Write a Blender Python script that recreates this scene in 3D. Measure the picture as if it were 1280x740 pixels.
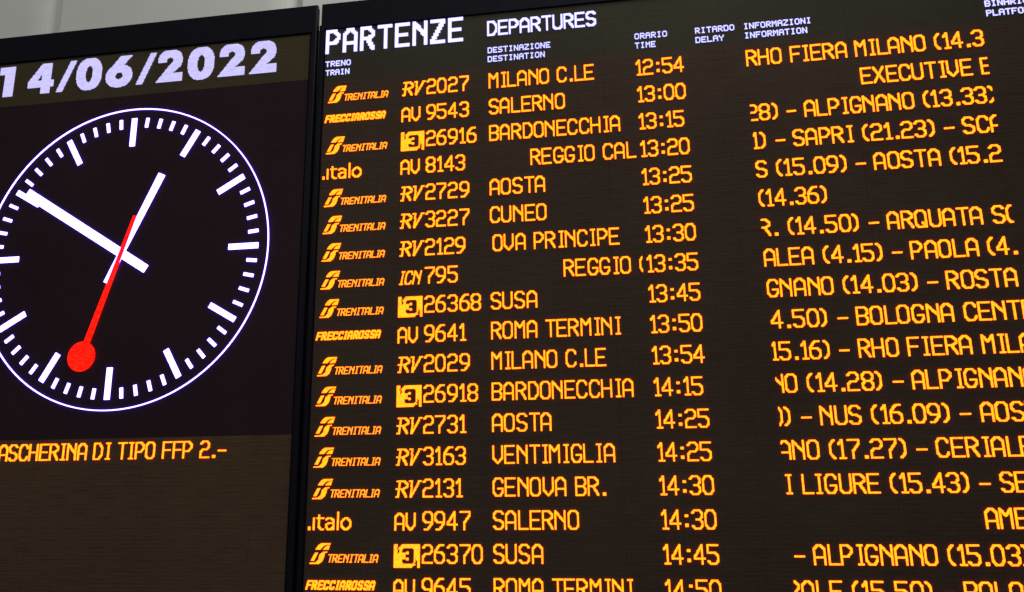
import bpy, math, random
import numpy as np
from mathutils import Matrix, Vector
from mathutils.geometry import tessellate_polygon

random.seed(7)
S = bpy.context.scene
for o in list(bpy.data.objects):
    bpy.data.objects.remove(o)
COL = S.collection

# ------------------------------------------------------------------ camera, world, lamps, exposure
# Plane units: one departure row = U metres; x right, y down the board, d towards the viewer.
U = 0.12
Z0 = 3.244


def W(x, y, d=0.0):
    return Vector((x * U, -d * U, Z0 - y * U))


cam_d = bpy.data.cameras.new("camera")
cam = bpy.data.objects.new("camera", cam_d)
COL.objects.link(cam)
S.camera = cam
cam_d.sensor_width = 36.0
cam_d.lens = 915.33 / 1280 * 36.0
cam_d.clip_start = 0.02
cam_d.clip_end = 200
RR = [(0.98931395, 0.01584814, 0.14493707), (-0.04591375, 0.97736258, 0.20652921), (-0.13838296, -0.21097683, 0.96764608)]
right, down, fwd = [Vector((r[0], r[2], -r[1])) for r in RR]
m = Matrix((right, -down, -fwd)).transposed().to_4x4()
m.translation = W(4.07146, 13.70242, 23.52536)
cam.matrix_world = m

world = bpy.data.worlds.new("World")
S.world = world
world.use_nodes = True
bg = world.node_tree.nodes["Background"]
bg.inputs[0].default_value = (0.90, 0.95, 1.0, 1)
bg.inputs[1].default_value = 0.13


def area(name, loc, target, size, power, color):
    l = bpy.data.lights.new(name, 'AREA')
    l.shape = 'RECTANGLE'
    l.size, l.size_y = size
    l.energy = power
    l.color = color
    o = bpy.data.objects.new(name, l)
    COL.objects.link(o)
    o.location = loc
    o.rotation_euler = (Vector(target) - Vector(loc)).to_track_quat('-Z', 'Y').to_euler()
    return o


area("hall_ceiling_lamp", (1.4, -0.9, 5.6), (-0.2, 0.3, 3.7), (1.2, 0.5), 50, (1.0, 0.97, 0.93))
area("concourse_lamp", (-1.0, -5.0, 4.6), (-0.3, 0, 1.2), (3.0, 1.2), 52, (1.0, 0.93, 0.82))

S.view_settings.view_transform = 'Standard'
S.view_settings.look = 'None'
S.view_settings.exposure = 0
S.view_settings.gamma = 1
S.render.engine = 'CYCLES'


# ------------------------------------------------------------------ materials
def nodes(name):
    mt = bpy.data.materials.new(name)
    mt.use_nodes = True
    nt = mt.node_tree
    return mt, nt, nt.nodes, nt.links


def math_node(N, L, op, a, b=None):
    n = N.new('ShaderNodeMath')
    n.operation = op
    for i, v in enumerate((a, b)):
        if v is None:
            continue
        if isinstance(v, (int, float)):
            n.inputs[i].default_value = v
        else:
            L.new(v, n.inputs[i])
    return n.outputs[0]


def screen_material(name, color, line=0.22, spec=0.04):
    """dark LED matrix: louvre lines, pixel grid, module seams and a dusty grain"""
    mt, nt, N, L = nodes(name)
    b = N['Principled BSDF']
    b.inputs['Roughness'].default_value = 0.8
    b.inputs['Specular IOR Level'].default_value = spec
    tc = N.new('ShaderNodeTexCoord')
    geo = N.new('ShaderNodeNewGeometry')
    sx = N.new('ShaderNodeSeparateXYZ')
    L.new(geo.outputs['Position'], sx.inputs[0])
    x, z = sx.outputs[0], sx.outputs[2]
    lp = U / 8.0
    wave = math_node(N, L, 'SINE', math_node(N, L, 'MULTIPLY', z, 2 * math.pi / lp))
    wave2 = math_node(N, L, 'SINE', math_node(N, L, 'MULTIPLY', z, 2 * math.pi / (lp * 2.71)))
    colw = math_node(N, L, 'SINE', math_node(N, L, 'MULTIPLY', x, 2 * math.pi / (U / 9.0)))
    nz = N.new('ShaderNodeTexNoise')
    mp = N.new('ShaderNodeMapping')
    mp.inputs['Scale'].default_value = (1, 1, 1)
    L.new(geo.outputs['Position'], mp.inputs[0])
    L.new(mp.outputs[0], nz.inputs['Vector'])
    nz.inputs['Scale'].default_value = 190
    nz.inputs['Detail'].default_value = 3
    st = N.new('ShaderNodeTexNoise')           # short horizontal streaks along the louvres
    mp2 = N.new('ShaderNodeMapping')
    mp2.inputs['Scale'].default_value = (9, 1, 210)
    L.new(geo.outputs['Position'], mp2.inputs[0])
    L.new(mp2.outputs[0], st.inputs['Vector'])
    st.inputs['Scale'].default_value = 1
    st.inputs['Detail'].default_value = 2
    big = N.new('ShaderNodeTexNoise')
    L.new(geo.outputs['Position'], big.inputs['Vector'])
    big.inputs['Scale'].default_value = 1.7
    big.inputs['Detail'].default_value = 2
    # module seams, about 0.5 m apart
    fx = math_node(N, L, 'FRACT', math_node(N, L, 'DIVIDE', x, 4.06 * U))
    fz = math_node(N, L, 'FRACT', math_node(N, L, 'DIVIDE', math_node(N, L, 'SUBTRACT', z, 0.031), 4.0 * U))
    seam = math_node(N, L, 'MAXIMUM', math_node(N, L, 'LESS_THAN', fx, 0.006), math_node(N, L, 'LESS_THAN', fz, 0.006))
    f = math_node(N, L, 'MULTIPLY', wave, line * 0.22)
    f = math_node(N, L, 'ADD', f, math_node(N, L, 'MULTIPLY', wave2, line * 0.08))
    f = math_node(N, L, 'ADD', f, math_node(N, L, 'MULTIPLY', colw, 0.05))
    f = math_node(N, L, 'ADD', f, math_node(N, L, 'MULTIPLY', math_node(N, L, 'SUBTRACT', nz.outputs[0], 0.5), 1.1))
    f = math_node(N, L, 'ADD', f, math_node(N, L, 'MULTIPLY', math_node(N, L, 'SUBTRACT', st.outputs[0], 0.5), line * 3.4))
    f = math_node(N, L, 'ADD', f, math_node(N, L, 'MULTIPLY', math_node(N, L, 'SUBTRACT', big.outputs[0], 0.5), 0.5))
    f = math_node(N, L, 'ADD', f, math_node(N, L, 'MULTIPLY', seam, -0.16))
    f = math_node(N, L, 'MAXIMUM', math_node(N, L, 'ADD', f, 1.0), 0.1)
    mx = N.new('ShaderNodeVectorMath')
    mx.operation = 'SCALE'
    mx.inputs[0].default_value = color
    L.new(f, mx.inputs['Scale'])
    L.new(mx.outputs[0], b.inputs['Base Color'])
    return mt


def led_material(name, color, var=0.16, color2=None, stretch=(1, 1, 1)):
    """lit diodes: emission with a fine pixel-to-pixel variation"""
    mt, nt, N, L = nodes(name)
    out = [n for n in N if n.type == 'OUTPUT_MATERIAL'][0]
    N.remove(N['Principled BSDF'])
    e = N.new('ShaderNodeEmission')
    geo = N.new('ShaderNodeNewGeometry')
    nz = N.new('ShaderNodeTexNoise')
    nz.inputs['Scale'].default_value = 260
    nz.inputs['Detail'].default_value = 1
    L.new(geo.outputs['Position'], nz.inputs['Vector'])
    rmp = N.new('ShaderNodeMapRange')
    rmp.inputs[1].default_value = 0.3
    rmp.inputs[2].default_value = 0.7
    rmp.inputs[3].default_value = 1 - var
    rmp.inputs[4].default_value = 1 + var
    L.new(nz.outputs[0], rmp.inputs[0])
    L.new(rmp.outputs[0], e.inputs['Strength'])
    if color2:
        n2 = N.new('ShaderNodeTexNoise')
        n2.inputs['Scale'].default_value = 150
        mp = N.new('ShaderNodeMapping')
        mp.inputs['Scale'].default_value = stretch
        L.new(geo.outputs['Position'], mp.inputs[0])
        L.new(mp.outputs[0], n2.inputs['Vector'])
        r2 = N.new('ShaderNodeMapRange')
        r2.inputs[1].default_value = 0.42
        r2.inputs[2].default_value = 0.62
        L.new(n2.outputs[0], r2.inputs[0])
        mix = N.new('ShaderNodeMix')
        mix.data_type = 'RGBA'
        L.new(r2.outputs[0], mix.inputs[0])
        mix.inputs[6].default_value = (*color, 1)
        mix.inputs[7].default_value = (*color2, 1)
        L.new(mix.outputs[2], e.inputs['Color'])
    else:
        e.inputs['Color'].default_value = (*color, 1)
    L.new(e.outputs[0], out.inputs[0])
    return mt


def plain(name, color, rough, metal=0.0, spec=0.5, noise=0.15, scale=30, stretch=(1, 1, 1)):
    mt, nt, N, L = nodes(name)
    b = N['Principled BSDF']
    b.inputs['Metallic'].default_value = metal
    b.inputs['Specular IOR Level'].default_value = spec
    geo = N.new('ShaderNodeNewGeometry')
    mp = N.new('ShaderNodeMapping')
    mp.inputs['Scale'].default_value = stretch
    L.new(geo.outputs['Position'], mp.inputs[0])
    nz = N.new('ShaderNodeTexNoise')
    nz.inputs['Scale'].default_value = scale
    nz.inputs['Detail'].default_value = 5
    L.new(mp.outputs[0], nz.inputs['Vector'])
    f = math_node(N, L, 'ADD', math_node(N, L, 'MULTIPLY', math_node(N, L, 'SUBTRACT', nz.outputs[0], 0.5), noise * 2), 1.0)
    mx = N.new('ShaderNodeVectorMath')
    mx.operation = 'SCALE'
    mx.inputs[0].default_value = color
    L.new(f, mx.inputs['Scale'])
    L.new(mx.outputs[0], b.inputs['Base Color'])
    L.new(math_node(N, L, 'MULTIPLY', f, rough), b.inputs['Roughness'])
    return mt


M = {
    'row': screen_material('led_matrix_rows', (0.061, 0.042, 0.031)),
    'header': screen_material('led_matrix_header', (0.050, 0.045, 0.032), line=0.12),
    'date': screen_material('led_matrix_date', (0.068, 0.054, 0.031), line=0.12),
    'clock': screen_material('led_matrix_clock', (0.031, 0.017, 0.023), line=0.12),
    'message': screen_material('led_matrix_message', (0.088, 0.056, 0.034), line=0.28),
    'bezel': plain('bezel_paint', (0.0055, 0.0055, 0.0120), 0.5, spec=0.10, noise=0.25, scale=60),
    'lip': plain('rubber_lip', (0.0015, 0.0015, 0.0018), 0.8, spec=0.1),
    'case': plain('case_metal', (0.012, 0.012, 0.014), 0.5),
    'panel': plain('wall_panel_paint', (0.80, 0.82, 0.78), 0.42, noise=0.05, scale=2.2, stretch=(1, 1, 4)),
    'joint': plain('joint_rubber', (0.09, 0.09, 0.085), 0.7),
    'amber': led_material('amber_leds', (4.6, 0.80, 0.010), 0.2, (4.6, 0.56, 0.035)),
    'amber_dim': led_material('amber_leds_small', (2.8, 0.62, 0.014), 0.2, (2.8, 0.46, 0.060)),
    'white': led_material('white_leds', (2.8, 1.9, 18.0), 0.08),
    'heading': led_material('heading_leds', (1.02, 1.0, 2.4), 0.12),
    'small': led_material('small_heading_leds', (0.88, 0.88, 2.0), 0.15),
    'lavender': led_material('date_leds', (0.68, 0.64, 1.08), 0.12, (0.57, 0.53, 1.0), stretch=(0.2, 1, 1.6)),
    'red': led_material('red_leds', (3.2, 0.004, 0.004), 0.25, (3.2, 0.030, 0.008), stretch=(0.25, 1, 2.2)),
}


# ------------------------------------------------------------------ scene-graph helpers
def thing(name, label, cat, x, y, d=0.0, kind=None):
    o = bpy.data.objects.new(name, None)
    COL.objects.link(o)
    o.location = W(x, y, d)
    o['label'] = label
    o['category'] = cat
    if kind:
        o['kind'] = kind
    o.empty_display_size = 0.1
    return o


def origin(parent):
    """world position of a parent chain built only from translations"""
    p = Vector((0, 0, 0))
    while parent is not None:
        p += parent.location
        parent = parent.parent
    return p


class MB:
    """collects faces in board units (x, y, d) and links them as ONE mesh object"""

    def __init__(self):
        self.v, self.f = [], []

    def poly(self, pts):
        i = len(self.v)
        self.v += pts
        self.f.append(tuple(range(i, i + len(pts))))

    def box(self, x0, y0, x1, y1, d0, d1, bev=0.0):
        """d0 back, d1 front; bev chamfers the front rim"""
        a = [(x0, y0), (x1, y0), (x1, y1), (x0, y1)]
        i = [(x0 + bev, y0 + bev), (x1 - bev, y0 + bev), (x1 - bev, y1 - bev), (x0 + bev, y1 - bev)]
        dm = d1 - bev
        for k in range(4):
            n = (k + 1) % 4
            self.poly([(*a[k], dm), (*a[k], d0), (*a[n], d0), (*a[n], dm)])
            if bev:
                self.poly([(*i[k], d1), (*a[k], dm), (*a[n], dm), (*i[n], d1)])
        self.poly([(*p, d1) for p in reversed(i)])
        self.poly([(*p, d0) for p in a])

    def cells(self, cells, fx, d0, d1):
        """lit cells -> merged raised rectangles with side walls; fx maps a grid corner to (x, y)"""
        cells = set(cells)
        runs = {}
        for r in sorted({c[1] for c in cells}):
            cs = sorted(c[0] for c in cells if c[1] == r)
            s = p = cs[0]
            row = []
            for c in cs[1:] + [None]:
                if c is None or c != p + 1:
                    row.append((s, p + 1))
                    s = c
                p = c
            runs[r] = row
        live, done = {}, []
        for r in range(min(runs), max(runs) + 2):
            cur = set(runs.get(r, []))
            for k in list(live):
                if k not in cur:
                    done.append((k[0], live.pop(k), k[1], r))
            for k in cur:
                live.setdefault(k, r)
        for x0, y0, x1, y1 in done:
            self.poly([(*fx(x0, y1), d1), (*fx(x1, y1), d1), (*fx(x1, y0), d1), (*fx(x0, y0), d1)])
        edges_h, edges_v = {}, {}
        for c, r in cells:
            if (c, r - 1) not in cells: edges_h.setdefault((r, 0), []).append(c)
            if (c, r + 1) not in cells: edges_h.setdefault((r + 1, 1), []).append(c)
            if (c - 1, r) not in cells: edges_v.setdefault((c, 0), []).append(r)
            if (c + 1, r) not in cells: edges_v.setdefault((c + 1, 1), []).append(r)
        for dct, vert in ((edges_h, 0), (edges_v, 1)):
            for (k, side), lst in dct.items():
                lst = sorted(lst)
                s = p = lst[0]
                for c in lst[1:] + [None]:
                    if c is None or c != p + 1:
                        a, b = (fx(k, s), fx(k, p + 1)) if vert else (fx(s, k), fx(p + 1, k))
                        if side != vert:
                            a, b = b, a
                        self.poly([(*a, d1), (*b, d1), (*b, d0), (*a, d0)])
                        s = c
                    p = c

    def prism(self, pts, d0, d1):
        tri = tessellate_polygon([[Vector((x, y, 0)) for x, y in pts]])
        for t in tri:
            q = [pts[i] for i in t]
            ar = (q[1][0] - q[0][0]) * (q[2][1] - q[0][1]) - (q[2][0] - q[0][0]) * (q[1][1] - q[0][1])
            if ar > 0:
                q = q[::-1]
            self.poly([(*p, d1) for p in q])
        n = len(pts)
        for i in range(n):
            a, b = pts[i], pts[(i + 1) % n]
            self.poly([(*a, d1), (*a, d0), (*b, d0), (*b, d1)])

    def build(self, name, mat, parent=None, at=None, label=None):
        me = bpy.data.meshes.new(name)
        base = W(*at) if at else (origin(parent) if parent else Vector((0, 0, 0)))
        me.from_pydata([W(*p) - base for p in self.v], [], self.f)
        me.materials.append(mat)
        me.update()
        o = bpy.data.objects.new(name, me)
        COL.objects.link(o)
        if parent:
            o.parent = parent
            o.location = base - origin(parent)
        else:
            o.location = base
        if label:
            o['label'] = label
        return o


# ------------------------------------------------------------------ lettering of the diode matrix
# glyph: (width, left bearing, advance, pen strokes) on a 16-row cell grid; pen x 0..8, y 0..14
GL = {
'A': (10, 0, 11, [[(0,14),(0,3),(3,0),(5,0),(8,3),(8,14)],[(0,9),(8,9)]]),
'B': (10, 0, 11, [[(0,0),(0,14),(6,14),(8,12),(8,9),(6,7),(0,7)],[(0,0),(6,0),(8,2),(8,5),(6,7)]]),
'C': (10, 0, 11, [[(8,3),(8,2),(6,0),(2,0),(0,3),(0,11),(2,14),(6,14),(8,12),(8,11)]]),
'D': (10, 0, 11, [[(0,0),(5,0),(8,4),(8,10),(5,14),(0,14),(0,0)]]),
'E': (9.6, 0, 10.8, [[(8,0),(0,0),(0,14),(8,14)],[(0,7),(6.5,7)]]),
'F': (9.6, 0, 10.5, [[(8,0),(0,0),(0,14)],[(0,7),(6.5,7)]]),
'G': (10, 0, 11, [[(8,3),(8,2),(6,0),(2,0),(0,3),(0,11),(2,14),(6,14),(8,11),(8,8),(4,8)]]),
'H': (10, 0, 11, [[(0,0),(0,14)],[(8,0),(8,14)],[(0,7),(8,7)]]),
'I': (5.2, 1.3, 7.7, [[(0,0),(8,0)],[(0,14),(8,14)],[(4,0),(4,14)]]),
'L': (9.4, 0, 9.8, [[(0,0),(0,14),(8,14)]]),
'M': (10, 0, 11.2, [[(0,14),(0,0),(4,5),(8,0),(8,14)]]),
'N': (10, 0, 11, [[(0,14),(0,0),(8,9)],[(8,0),(8,14)]]),
'O': (10, 0, 11, [[(2,0),(6,0),(8,2),(8,12),(6,14),(2,14),(0,12),(0,2),(2,0)]]),
'P': (10, 0, 11, [[(0,14),(0,0),(5,0),(8,3),(8,5),(5,8),(0,8)]]),
'Q': (10, 0, 11, [[(2,0),(6,0),(8,2),(8,12),(6,14),(2,14),(0,12),(0,2),(2,0)],[(5,10),(8,14)]]),
'R': (10, 0, 11, [[(0,14),(0,0),(5,0),(8,3),(8,5),(5,7),(0,7)],[(4,7),(8,14)]]),
'S': (10, 0, 11, [[(8,2),(6,0),(2,0),(0,2),(0,5),(2,7),(5,7),(8,9),(8,12),(6,14),(2,14),(0,12)]]),
'T': (10, 0.2, 10.5, [[(0,0),(8,0)],[(4,0),(4,14)]]),
'U': (10, 0, 11, [[(0,0),(0,12),(2,14),(6,14),(8,12),(8,0)]]),
'V': (10, 0, 11, [[(0,0),(0,10),(4,14),(8,10),(8,0)]]),
'X': (10, 0, 11, [[(0,0),(8,14)],[(8,0),(0,14)]]),
'Z': (10, 0, 11, [[(0,0),(8,0),(0,14),(8,14)]]),
'0': (10, 0, 11, [[(2,0),(6,0),(8,3),(8,11),(6,14),(2,14),(0,11),(0,3),(2,0)]]),
'1': (6, 0.6, 7.4, [[(0,3),(4,0),(4,14)],[(1,14),(8,14)]]),
'2': (10, 0, 11, [[(0,2),(2,0),(6,0),(8,2),(8,5),(6,7),(2,7),(0,9),(0,14),(8,14)]]),
'3': (10, 0, 11, [[(0,2),(2,0),(6,0),(8,2),(8,5),(6,7),(3,7)],[(6,7),(8,9),(8,12),(6,14),(2,14),(0,12)]]),
'4': (10, 0, 11, [[(6,14),(6,0),(0,9),(0,10),(8,10)]]),
'5': (10, 0, 11, [[(8,0),(0,0),(0,6),(6,6),(8,8),(8,12),(6,14),(2,14),(0,12)]]),
'6': (10, 0, 11, [[(7,0),(4,0),(0,5),(0,12),(2,14),(6,14),(8,12),(8,8),(6,6),(1,6)]]),
'7': (10, 0, 11, [[(0,0),(8,0),(8,3),(3,9),(3,14)]]),
'8': (10, 0, 11, [[(2,0),(6,0),(8,2),(8,5),(6,7),(2,7),(0,5),(0,2),(2,0)],[(2,7),(0,9),(0,12),(2,14),(6,14),(8,12),(8,9),(6,7)]]),
'9': (10, 0, 11, [[(1,14),(4,14),(8,9),(8,2),(6,0),(2,0),(0,2),(0,6),(2,8),(7,8)]]),
'.': (3, 1.6, 6.4, [[(0,13),(8,13)],[(0,14),(8,14)]]),
':': (3, 1.6, 6.6, [[(0,3.5),(8,3.5)],[(0,4.5),(8,4.5)],[(0,11),(8,11)],[(0,12),(8,12)]]),
'-': (8.2, 0.9, 9.6, [[(0,8),(8,8)]]),
'(': (5, 0.2, 6.6, [[(8,0),(4,1),(0,4),(0,10),(4,13),(8,14)]]),
')': (4.6, 0, 6.0, [[(0,0),(4,1),(8,4),(8,10),(4,13),(0,14)]]),
' ': (0, 0, 6.1, []),
# forms of their own on the board
'v': (10, 0, 11, [[(0,0),(2,0),(3,14),(8,2),(8,0),(10,0)]]),                 # slanted V with a curled arm
'r': (10, 0, 11, [[(-0.5,0),(5,0),(8,3),(8,5),(5,7),(-1,7)],[(1,0),(1,14)],[(4,7),(8,14)],[(0,14),(1,14)]]),
'i': (2, 1, 4.6, [[(0,4),(0,14)]]),                                          # lower-case letters
't': (7, 0, 7.6, [[(2,1),(2,12),(5,14),(8,14)],[(0,4),(8,4)]]),
'a': (8.4, 0, 9.6, [[(0,5),(2,4),(5,4),(8,6),(8,14)],[(8,8),(3,8),(0,10),(0,12),(2,14),(5,14),(8,12)]]),
'l': (2, 1, 4.6, [[(0,-1),(0,14)]]),
'o': (10, 0, 11, [[(3,4),(5,4),(8,7),(8,11),(5,14),(3,14),(0,11),(0,7),(3,4)]]),
}
SMALL = {   # 5 x 7 diode letters of the column headings
'A': "01110 10001 10001 11111 10001 10001 10001", 'B': "11110 10001 10001 11110 10001 10001 11110",
'D': "11110 10001 10001 10001 10001 10001 11110", 'E': "11111 10000 10000 11110 10000 10000 11111",
'F': "11111 10000 10000 11110 10000 10000 10000", 'I': "01110 00100 00100 00100 00100 00100 01110",
'L': "10000 10000 10000 10000 10000 10000 11111", 'M': "10001 11011 10101 10101 10001 10001 10001",
'N': "10001 11001 11001 10101 10011 10011 10001", 'O': "01110 10001 10001 10001 10001 10001 01110",
'P': "11110 10001 10001 11110 10000 10000 10000", 'R': "11110 10001 10001 11110 10100 10010 10001",
'S': "01111 10000 10000 01110 00001 00001 11110", 'T': "11111 00100 00100 00100 00100 00100 00100",
'Y': "10001 10001 01010 00100 00100 00100 00100", 'Z': "11111 00001 00010 00100 01000 10000 11111",
}


def stroke_cells(strokes, w, rows=16, brush=2):
    out = set()
    sx = (w - brush) / 8.0
    sy = (rows - brush) / 14.0
    for st in strokes:
        for (ax, ay), (bx, by) in zip(st, st[1:]):
            n = max(2, int(3 * max(abs(bx - ax) * sx, abs(by - ay) * sy)) + 1)
            for i in range(n + 1):
                t = i / n
                px = int(math.floor((ax + (bx - ax) * t) * sx + 0.5))
                py = int(math.floor((ay + (by - ay) * t) * sy + 0.5))
                for u in range(brush):
                    for q in range(brush):
                        out.add((px + u, py + q))
    return out


def layout(text, rows=16, brush=2, wscale=1.0):
    wscale *= rows / 16.0
    cells = set()
    x = -GL[text[0]][1] * wscale
    end = 0
    for ch in text:
        w, lb, adv, st = GL[ch]
        ox = int(round(x + lb * wscale))
        wi = max(brush, int(round(w * 0.955 * wscale)))
        for c, r in stroke_cells(st, wi, rows, brush) if st else ():
            cells.add((c + ox, r))
        if st:
            end = max(end, ox + wi)
        x += adv * wscale
    return cells, end


CELL = 0.0361
RAISE = 0.032     # the diodes stand 3.8 mm proud of the matrix


def led_text(mb, text, x0, base, x1=None, cap=0.575, rows=24, brush=2, shear=0.0, clip=None, wscale=1.0, d0=0.0, anchor=None, anchor2=None):
    """anchor: x0 is where the character after that prefix starts; anchor2 = (prefix, x) fixes the pitch"""
    cells, end = layout(text, rows, brush, wscale)
    cx = (x1 - x0) / end if x1 is not None else CELL * 16.0 / rows * cap / 0.575
    cy = cap / rows
    off = 0.0
    where = lambda pre: (-GL[text[0]][1] + sum(GL[c][2] for c in pre) + GL[text[len(pre)]][1]) * rows / 16.0
    if anchor2:
        cx = (anchor2[1] - x0) / (where(anchor2[0]) - where(anchor))
    if anchor:
        off = where(anchor) * cx
    xs = x0 - off
    if clip:
        cells = {c for c in cells if xs + c[0] * cx > clip[0] - 0.3 * cx and xs + (c[0] + 1) * cx < clip[1] + 0.3 * cx}
    if not cells:
        return
    top = base - cap
    mb.cells(cells, lambda c, r: (xs + c * cx + shear * (rows - r) * cy, top + r * cy), d0, RAISE)


def small_text(mb, text, x0, base, x1, cap=0.215):
    cells = set()
    for k, ch in enumerate(text):
        for r, line in enumerate(SMALL[ch].split()):
            for c, b in enumerate(line):
                if b == '1':
                    cells.add((k * 6 + c, r))
    cx = (x1 - x0) / (6 * len(text) - 1)
    cy = cap / 7
    mb.cells(cells, lambda c, r: (x0 + c * cx, base - cap + r * cy), 0, RAISE * 0.8)


# ------------------------------------------------------------------ the wall behind the displays
WALL_D = -2.6           # board units behind the screens
wall = thing('wall', 'pale grey panelled wall rising behind the two dark displays', 'wall', 0, 27.0, WALL_D)
seams = [-53.7, -42.4, -31.1, -19.8, -8.45, 2.9, 14.2, 25.5, 36.8]
for a, b in zip(seams, seams[1:]):
    mb = MB()
    prof = [(a + 0.05, WALL_D - 0.6), (a + 0.05, WALL_D + 0.02), (a + 0.08, WALL_D + 0.05)]
    for k in range(9):                      # the right-hand edge rolls back into the joint
        t = k / 8
        prof.append((b - 0.06 - 1.7 * (1 - t), WALL_D + 0.05 - 0.42 * t ** 2.6))
    prof.append((b - 0.06, WALL_D - 0.6))
    for (x0, d0), (x1, d1) in zip(prof, prof[1:]):
        mb.poly([(x0, 27, d0), (x1, 27, d1), (x1, -22, d1), (x0, -22, d0)])
    mb.poly([(x, -22, d) for x, d in prof])
    o = mb.build('wall_panel', M['panel'], wall)
    for p in o.data.polygons:
        p.use_smooth = False
mb = MB()
mb.box(seams[0], -22, seams[-1], 27, WALL_D - 1.2, WALL_D - 0.62)
mb.build('backing_sheet', M['joint'], wall)


# ------------------------------------------------------------------ cabinets
def cabinet(root, x0, x1, y0, y1, sx0, sx1, sy0, sy1, front, lip=0.07):
    """bezel frame around a screen opening, thin black lip inside it, and the case behind"""
    mb = MB()
    bars = [(x0, y0, x1, sy0), (x0, sy1, x1, y1), (x0, sy0, sx0, sy1), (sx1, sy0, x1, sy1)]
    bv = 0.03
    # ring profile: outer chamfer, flat, inner reveal
    o = [(x0 + 0.03, y0), (x1 - 0.03, y0), (x1, y1), (x0, y1)]
    oc = [(x0 + 0.03 + bv, y0 + bv), (x1 - 0.03 - bv, y0 + bv), (x1 - bv, y1 - bv), (x0 + bv, y1 - bv)]
    i = [(sx0 - lip, sy0 - lip), (sx1 + lip, sy0 - lip), (sx1 + lip, sy1 + lip), (sx0 - lip, sy1 + lip)]
    for k in range(4):
        n = (k + 1) % 4
        mb.poly([(*o[k], -0.10), (*o[n], -0.10), (*o[n], front - bv), (*o[k], front - bv)])
        mb.poly([(*o[k], front - bv), (*o[n], front - bv), (*oc[n], front), (*oc[k], front)])
        mb.poly([(*oc[k], front), (*oc[n], front), (*i[n], front), (*i[k], front)])
        mb.poly([(*i[k], front), (*i[n], front), (*i[n], -0.02), (*i[k], -0.02)])
    mb.build('bezel', M['bezel'], root)
    mb = MB()
    j = [(sx0, sy0), (sx1, sy0), (sx1, sy1), (sx0, sy1)]
    for k in range(4):
        n = (k + 1) % 4
        mb.poly([(*i[k], 0.01), (*i[n], 0.01), (*j[n], 0.01), (*j[k], 0.01)])
        mb.poly([(*j[k], 0.01), (*j[n], 0.01), (*j[n], -0.05), (*j[k], -0.05)])
    mb.build('gasket', M['lip'], root)
    mb = MB()
    mb.box(x0 + 0.5, y0 + 0.25, x1 - 0.5, y1 - 0.25, -1.5, -0.24)
    mb.box(x0 + 0.05, y0 + 0.04, x1 - 0.05, y1 - 0.04, -0.23, -0.105)
    mb.build('case', M['case'], root)


def screen_strip(x0, y0, x1, y1, name, mat, parent, label=None):
    mb = MB()
    mb.poly([(x0, y1, 0), (x1, y1, 0), (x1, y0, 0), (x0, y0, 0)])
    mb.poly([(x0, y0, -0.2), (x1, y0, -0.2), (x1, y1, -0.2), (x0, y1, -0.2)])
    for (a, b, c, d) in ((x0, y0, x1, y0), (x1, y0, x1, y1), (x1, y1, x0, y1), (x0, y1, x0, y0)):
        mb.poly([(a, b, 0), (c, d, 0), (c, d, -0.2), (a, b, -0.2)])
    return mb.build(name, mat, parent, label=label)


# ---- the clock display on the left
CX, CY, RO = -13.69, 6.30, 5.335
LX0, LX1, LY1 = -20.85, -6.505, 21.5
SL0, SL1, SLT, SLB = -20.58, -6.79, -1.84, 21.2
clock = thing('clock_display', 'dark LED display showing date and round station clock left of departures list', 'display', CX, LY1, -0.5)
cabinet(clock, LX0, LX1, -3.04, LY1, SL0, SL1, SLT, SLB, 0.06)
date_p = screen_strip(SL0, SLT, SL1, 0.0, 'date_strip', M['date'], clock)
dial_p = screen_strip(SL0, 0.0, SL1, 12.95, 'dial_panel', M['clock'], clock)
msg_p = screen_strip(SL0, 12.95, SL1, SLB, 'message_panel', M['message'], clock)
mb = MB()                                                     # dark strip closing the gap between the cabinets
mb.box(LX1 - 0.05, -2.35, -6.34, LY1, -0.5, -0.26)
mb.build('joint_strip', M['case'], clock)


# date digits: union / difference of simple outlines, sampled on the diode grid
def ellipse_pts(cx, cy, rx, ry, a0=0, a1=360, n=40, p=2.0):
    out = []
    for k in range(n + 1):
        a = math.radians(a0 + (a1 - a0) * k / n)
        c, s = math.cos(a), math.sin(a)
        out.append((cx + rx * math.copysign(abs(c) ** (2 / p), c), cy + ry * math.copysign(abs(s) ** (2 / p), s)))
    return out


def inside(pts, X, Y):
    r = np.zeros(X.shape, bool)
    n = len(pts)
    for i in range(n):
        (x1, y1), (x2, y2) = pts[i], pts[(i + 1) % n]
        if y1 == y2:
            continue
        c = ((y1 > Y) != (y2 > Y)) & (X < (x2 - x1) * (Y - y1) / (y2 - y1) + x1)
        r ^= c
    return r


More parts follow.
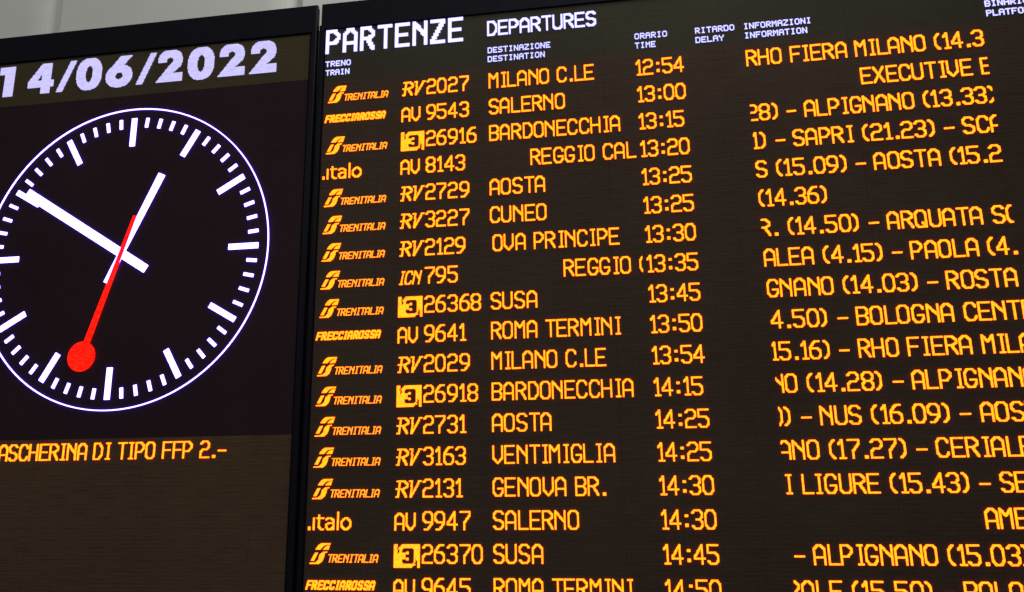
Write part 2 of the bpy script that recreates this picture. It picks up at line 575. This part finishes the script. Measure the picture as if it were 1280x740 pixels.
two = (ellipse_pts(0.53, 0.43, 0.50, 0.45, 180, 395, 40, 2.3) + [(0.64, 0.97), (1.07, 0.97), (1.07, 1.31), (0.0, 1.31), (0.50, 0.66)]
       + ellipse_pts(0.525, 0.43, 0.15, 0.14, 400, 180, 20) + [(0.375, 0.47), (0.02, 0.47)])
DIGIT = {
    '1': [(1, [(0.0, 0.05), (0.64, 0.05), (0.64, 1.31), (0.25, 1.31), (0.25, 0.36), (0.0, 0.36)])],
    '4': [(1, [(0.54, 0.05), (0.96, 0.05), (0.96, 0.76), (1.09, 0.76), (1.09, 1.04), (0.96, 1.04), (0.96, 1.31), (0.57, 1.31), (0.57, 1.04), (0.0, 1.04), (0.0, 0.79)]),
          (0, [(0.58, 0.45), (0.58, 0.76), (0.36, 0.76)])],
    '/': [(1, [(0.51, 0.05), (0.75, 0.05), (0.25, 1.31), (0.0, 1.31)])],
    '0': [(1, ellipse_pts(0.54, 0.665, 0.54, 0.685, p=2.3)), (0, ellipse_pts(0.54, 0.665, 0.155, 0.36, p=2.2))],
    '6': [(1, ellipse_pts(0.55, 0.87, 0.55, 0.47, p=2.2)), (1, [(0.55, 0.05), (1.02, 0.05), (0.50, 0.66), (0.03, 0.72)]),
          (0, ellipse_pts(0.55, 0.87, 0.165, 0.155))],
    '2': [(1, two)],
}
mb = MB()
dc = 0.0345
for ch, x, w in [('1', -19.78, 0.64), ('4', -18.47, 1.08), ('/', -17.20, 0.76), ('0', -16.38, 1.09), ('6', -15.10, 1.10), ('/', -13.79, 0.75),
                 ('2', -12.96, 1.09), ('0', -11.68, 1.09), ('2', -10.42, 1.09), ('2', -9.15, 1.09)]:
    gx, gy = np.meshgrid((np.arange(36) + 0.5) * dc, (np.arange(42) + 0.5) * dc)
    on = np.zeros(gx.shape, bool)
    for add, pts in DIGIT[ch]:
        ins = inside(pts, gx, gy)
        on = (on | ins) if add else (on & ~ins)
    cells = {(int(c), int(r)) for r, c in zip(*np.nonzero(on))}
    mb.cells(cells, lambda c, r, x=x: (x + c * dc, -1.745 + r * dc), 0, RAISE)
mb.build('date_text', M['lavender'], date_p)

# dial
mb = MB()
n = 160
R1, R0 = 5.707, 5.672
for k in range(n):
    a, b = 2 * math.pi * k / n, 2 * math.pi * (k + 1) / n
    P = lambda r, t: (CX + r * math.sin(t), CY - r * math.cos(t))
    mb.poly([(*P(R0, a), RAISE), (*P(R0, b), RAISE), (*P(R1, b), RAISE), (*P(R1, a), RAISE)])
    mb.poly([(*P(R1, a), RAISE), (*P(R1, b), RAISE), (*P(R1, b), 0), (*P(R1, a), 0)])
    mb.poly([(*P(R0, b), RAISE), (*P(R0, a), RAISE), (*P(R0, a), 0), (*P(R0, b), 0)])
mb.build('dial_ring', M['white'], dial_p)


def spoke(name, mat, r0, r1, w0, w1, d0, d1, extra=None):
    """bar along 12 o'clock, its origin on the dial centre"""
    mb = MB()
    mb.prism([(CX - w0 / 2, CY - r0), (CX - w1 / 2, CY - r1), (CX + w1 / 2, CY - r1), (CX + w0 / 2, CY - r0)], d0, d1)
    if extra:
        mb.prism(extra, d0, d1)
    return mb.build(name, mat, dial_p, at=(CX, CY, 0))


def turned(src, deg):
    o = src.copy()
    COL.objects.link(o)
    o.parent = src.parent
    o.rotation_euler = (0, math.radians(deg), 0)
    return o


hm = spoke('hour_mark', M['white'], 4.19, RO - 0.02, 0.205, 0.205, 0, RAISE)
for k in range(1, 12):
    turned(hm, 30 * k)
mm = spoke('minute_mark', M['white'], 4.94, RO - 0.02, 0.115, 0.115, 0, RAISE)
mm.rotation_euler = (0, math.radians(6), 0)
for k in range(2, 60):
    if k % 5:
        turned(mm, 6 * k)
mh = spoke('minute_hand', M['white'], -1.22, 4.92, 0.31, 0.35, 0.0, RAISE + 0.004)
mh.rotation_euler = (0, math.radians(-58.0), 0)
hh = spoke('hour_hand', M['white'], -1.2, 3.26, 0.19, 0.27, 0.0, RAISE + 0.008)
hh.rotation_euler = (0, math.radians(24.3), 0)
disc = [(CX + 0.535 * math.cos(2 * math.pi * k / 40), CY - 3.93 + 0.535 * math.sin(2 * math.pi * k / 40)) for k in range(40)]
disc = disc[::-1]
# the second hand: thin counter-tail, wider towards the disc (disc side points along +r here)
mb = MB()
mb.prism([(CX - 0.07, CY + 1.46), (CX - 0.125, CY - 3.38), (CX + 0.125, CY - 3.38), (CX + 0.07, CY + 1.46)], RAISE + 0.01, RAISE + 0.016)
mb.prism(disc, RAISE + 0.010, RAISE + 0.0175)
sh = mb.build('second_hand', M['red'], dial_p, at=(CX, CY, 0), label='red second hand ending in a round disc')
sh.rotation_euler = (0, math.radians(180 + 16.9), 0)

mb = MB()
led_text(mb, 'MASCHERINA DI TIPO FFP 2.-', -18.06, 13.67, x1=-9.09, clip=(SL0, SL1))
mb.build('running_message', M['amber'], msg_p)

# ---- the departures board on the right
BX0, BX1, BY1 = -6.39, 27.5, 24.5
SR0, SR1, SRT, SRB = -6.16, 27.2, -1.93, 24.15
board = thing('departures_board', 'large black LED departures board listing train rows in amber beside the clock', 'departures board', 8, BY1, -0.5)
cabinet(board, BX0, BX1, -3.04, BY1, SR0, SR1, SRT, SRB, 0.06, lip=0.05)
head = screen_strip(SR0, SRT, SR1, 0.14, 'header_panel', M['header'], board)

mb = MB()
for k, ch in enumerate('PARTENZE'):
    led_text(mb, ch, -6.155 + 0.667 * k, -0.96, x1=-5.60 + 0.667 * k, cap=0.965, rows=16, wscale=0.93)
mb.build('title', M['heading'], head, label='large white title reading PARTENZE')
mb = MB()
for k, ch in enumerate('DEPARTURES'):
    led_text(mb, ch, -0.04 + 0.395 * k, -1.06, x1=0.32 + 0.395 * k, cap=0.585, rows=18)
mb.build('title', M['heading'], head, label='smaller white title reading DEPARTURES')
for lines in [(('TRENO', -6.14, -0.43, -5.165), ('TRAIN', -6.12, -0.075, -5.205)), (('DESTINAZIONE', -0.03, -0.38, 2.225), ('DESTINATION', -0.03, -0.03, 2.02)),
              (('ORARIO', 5.18, -0.385, 6.295), ('TIME', 5.18, -0.03, 5.885)), (('RITARDO', 7.25, -0.385, 8.56), ('DELAY', 7.24, -0.03, 8.19)),
              (('INFORMAZIONI', 8.87, -0.38, 11.08), ('INFORMATION', 8.87, -0.03, 10.92)), (('BINARIO', 16.53, -0.385, 17.84), ('PLATFORM', 16.53, -0.035, 18.03))]:
    mb = MB()
    for t, a, y, b in lines:
        small_text(mb, t, a, y, b)
    mb.build('column_heading', M['small'], head)

CL_D = (-0.2, 5.03)
CL_I = (8.845, 16.315)
# kind, category, number, destination (text, x0, x1 or None), time, information (text, prefix, x of the next character, x1 or None)
ROWS = [
    ('fs', 'RV', '2027', ('MILANO C.LE', 0, 3.714), '12:54', ('RHO FIERA MILANO (14.3', '', 8.861, 16.308)),
    ('fr', 'AV', '9543', ('SALERNO', 0, None), '13:00', ('EXECUTIVE E', '', 12.429, None, ('EXECUTIVE ', 16.10))),
    ('fs', '3', '26916', ('BARDONECCHIA', 0, 4.525), '13:15', ('28) - ALPIGNANO (13.33)', '28) - ', 10.546, None, ('28) - ALPIGNANO (13.3', 15.78))),
    ('it', 'AV', '8143', ('REGGIO CALABRIA', 1.431, None), '13:20', ('1) - SAPRI (21.23) - SCALEA', '1) - ', 10.10, None, ('1) - SAPRI (21.23) - ', 15.29))),
    ('fs', 'RV', '2729', ('AOSTA', 0, None), '13:25', ('S (15.09) - AOSTA (15.2', '', 8.847, 16.27)),
    ('fs', 'RV', '3227', ('CUNEO', 0, None), '13:25', ('(14.36)', '', 8.85, None)),
    ('fs', 'RV', '2129', ('OVA PRINCIPE', 0.077, 4.316), '13:30', ('R. (14.50) - ARQUATA SC', 'R. (14.', 10.82, None, ('R. (14.50) - ARQUATA ', 15.73))),
    ('fs', 'IC', '795', ('REGGIO (', 2.453, None), '13:35', ('ALEA (4.15) - PAOLA (4.', '', 8.845, None, ('ALEA (4.15) - ', 13.244))),
    ('fs', '3', '26368', ('SUSA', 0, None), '13:45', ('GNANO (14.03) - ROSTA', '', 8.853, 16.131)),
    ('fr', 'AV', '9641', ('ROMA TERMINI', 0, 4.225), '13:50', ('4.50) - BOLOGNA CENTRALE', '4.', 9.54, None, ('4.50) - ', 11.415))),
    ('fs', 'RV', '2029', ('MILANO C.LE', 0, 3.714), '13:54', ('15.16) - RHO FIERA MILANO', '1', 9.045, None, ('15.16) - RHO FIERA ', 14.87))),
    ('fs', '3', '26918', ('BARDONECCHIA', 0, 4.525), '14:15', ('NO (14.28) - ALPIGNANO', 'N', 9.142, None, ('NO (14.28) - ALPIGN', 15.064))),
    ('fs', 'RV', '2731', ('AOSTA', 0, None), '14:25', ('0) - NUS (16.09) - AOSTA', '0) - ', 10.06, None, ('0) - NUS (16.09) - ', 14.55))),
    ('fs', 'RV', '3163', ('VENTIMIGLIA', 0, 3.86), '14:25', ('ANO (17.27) - CERIALE', 'A', 9.172, None, ('ANO (17.27) - CERIA', 15.121))),
    ('fs', 'RV', '2131', ('GENOVA BR.', 0, None), '14:30', ('I LIGURE (15.43) - SE', 'I ', 9.34, None, ('I LIGURE (15.43) - S', 15.198))),
    ('it', 'AV', '9947', ('SALERNO', 0, None), '14:30', ('AMEN', '', 14.259, None)),
    ('fs', '3', '26370', ('SUSA', 0, None), '14:45', ('- ALPIGNANO (15.03)', '- ', 9.475, None, ('- ALPIGNANO (15.0', 14.683))),
    ('fr', 'AV', '9645', ('ROMA TERMINI', 0, 4.225), '14:50', ('PALE (15.50) - BOLOGNA', 'P', 9.06, None, ('PALE (15.50) - ', 13.436))),
]

# operator marks, built once for row 0 (baseline y = 0) and copied onto their rows
def fs_mark():
    mb = MB()
    q = lambda pts: [(-6.0 + (x - 115) * 0.72 / 313, -0.60 + (y - 92) * 0.64 / 296) for x, y in pts]
    for pts in ([(200,187),(216,158),(250,114),(288,92),(428,92),(420,116),(345,120),(308,145),(270,187)],
                [(310,187),(350,145),(378,130),(413,126),(395,187)],
                [(140,345),(200,225),(245,222),(222,270),(185,345)],
                [(117,390),(120,374),(205,370),(250,330),(270,250),(320,210),(385,208),(378,222),(345,228),(335,290),(310,350),(262,390)]):
        mx, my = sum(a for a, _ in pts) / len(pts), sum(b for _, b in pts) / len(pts)
        pts = [(mx + (a - mx) * 0.94, my + (b - my) * 0.94) for a, b in pts]
        mb.prism(q(pts)[::-1], 0, RAISE)
    return mb


def fs_name():
    mb = MB()
    led_text(mb, 'TRENITALIA', -5.40, -0.01, x1=-3.74, cap=0.25, rows=19, brush=2, shear=0.22, wscale=1.0)
    return mb


def fr_mark():
    mb = MB()
    led_text(mb, 'FRECCIAROSSA', -6.08, -0.19, x1=-3.83, cap=0.28, rows=17, brush=3, shear=0.25)
    return mb


def it_mark():
    mb = MB()
    mb.cells({(c, r) for c in range(2) for r in range(3)}, lambda c, r: (-6.07 + c * .035, -0.11 + r * .036), 0, RAISE)
    led_text(mb, 'italo', -5.91, 0.0, x1=-4.63, cap=0.52, brush=2)
    return mb


def badge_cells():
    on = {(c, r) for c in range(23) for r in range(19)}
    three = {(c + 7, r + 3) for c, r in stroke_cells([[(0,1),(2,0),(6,0),(8,2),(8,5),(6,7),(3,7)],[(6,7),(8,9),(8,12),(6,14),(2,14),(0,13)]], 10, 13, 3)}
    three |= {(c + 1, r) for c, r in three}
    notch = {(3, r) for r in range(8)} | {(2, 3), (4, 4)} | {(20, r) for r in range(13, 19)} | {(4, 0), (4, 1), (4, 2), (4, 5), (4, 6), (5, 0), (5, 1), (6, 0)}
    notch |= {(19, r) for r in range(12, 19)} | {(18, 15), (18, 17), (18, 18), (17, 17), (17, 18), (16, 18)}
    return on - three - notch


def rv_mark():
    mb = MB()
    led_text(mb, 'r', -3.17, 0.01, x1=-2.80, cap=0.53, shear=0.13)
    led_text(mb, 'v', -2.80, 0.01, x1=-2.46, cap=0.53, shear=0.15)
    return mb


def av_mark():
    mb = MB()
    led_text(mb, 'AV', -3.185, 0.02, x1=-2.50, cap=0.54, wscale=0.9)
    return mb


def ic_mark():
    mb = MB()
    led_text(mb, 'ICN', -3.17, 0.01, x1=-2.47, cap=0.47, shear=0.2, wscale=0.85)
    return mb


def badge_mark():
    mb = MB()
    mb.cells(badge_cells(), lambda c, r: (-3.185 + c * 0.0363, -0.565 + r * 0.0368), 0, RAISE)
    return mb


PROTO = {}
MAKERS = {'fs': (fs_mark, 'operator_emblem', 'amber'), 'fs_name': (fs_name, 'operator_name', 'amber_dim'), 'fr': (fr_mark, 'operator_name', 'amber'), 'it': (it_mark, 'operator_name', 'amber'),
          'RV': (rv_mark, 'train_category', 'amber'), 'AV': (av_mark, 'train_category', 'amber'), 'IC': (ic_mark, 'train_category', 'amber'),
          '3': (badge_mark, 'train_category', 'amber')}


def mark(kind, row, parent):
    if kind not in PROTO:
        fn, name, mat = MAKERS[kind]
        mb = fn()
        mb.v = [(x, y + row, d) for x, y, d in mb.v]
        o = mb.build(name, M[mat], parent, at=(-6, row, 0))
        PROTO[kind] = o
        return o
    o = PROTO[kind].copy()
    COL.objects.link(o)
    o.parent = parent
    o.location = W(-6, row, 0) - origin(parent)
    return o


for i, (op, cat, num, dest, tm, info) in enumerate(ROWS, 1):
    row = screen_strip(SR0, i - 0.86, SR1, i + 0.14, 'departure_row', M['row'], board, label='amber departure row for %s at %s' % (dest[0].replace(' (', '').replace('OVA', 'GENOVA').title(), tm))
    mark(op, i, row)
    if op == 'fs':
        mark('fs_name', i, row)
    mark(cat, i, row)
    mb = MB()
    led_text(mb, num, -2.27, i + 0.01)
    mb.build('train_number', M['amber'], row)
    mb = MB()
    led_text(mb, dest[0], dest[1], i, x1=dest[2], clip=CL_D)
    mb.build('destination', M['amber'], row)
    mb = MB()
    led_text(mb, tm, 5.17, i)
    mb.build('departure_time', M['amber'], row)
    mb = MB()
    led_text(mb, info[0], info[2], i, x1=info[3], clip=CL_I, anchor=info[1], anchor2=info[4] if len(info) > 4 else None)
    mb.build('information', M['amber'], row)
screen_strip(SR0, len(ROWS) + 0.14, SR1, SRB, 'blank_panel', M['row'], board)
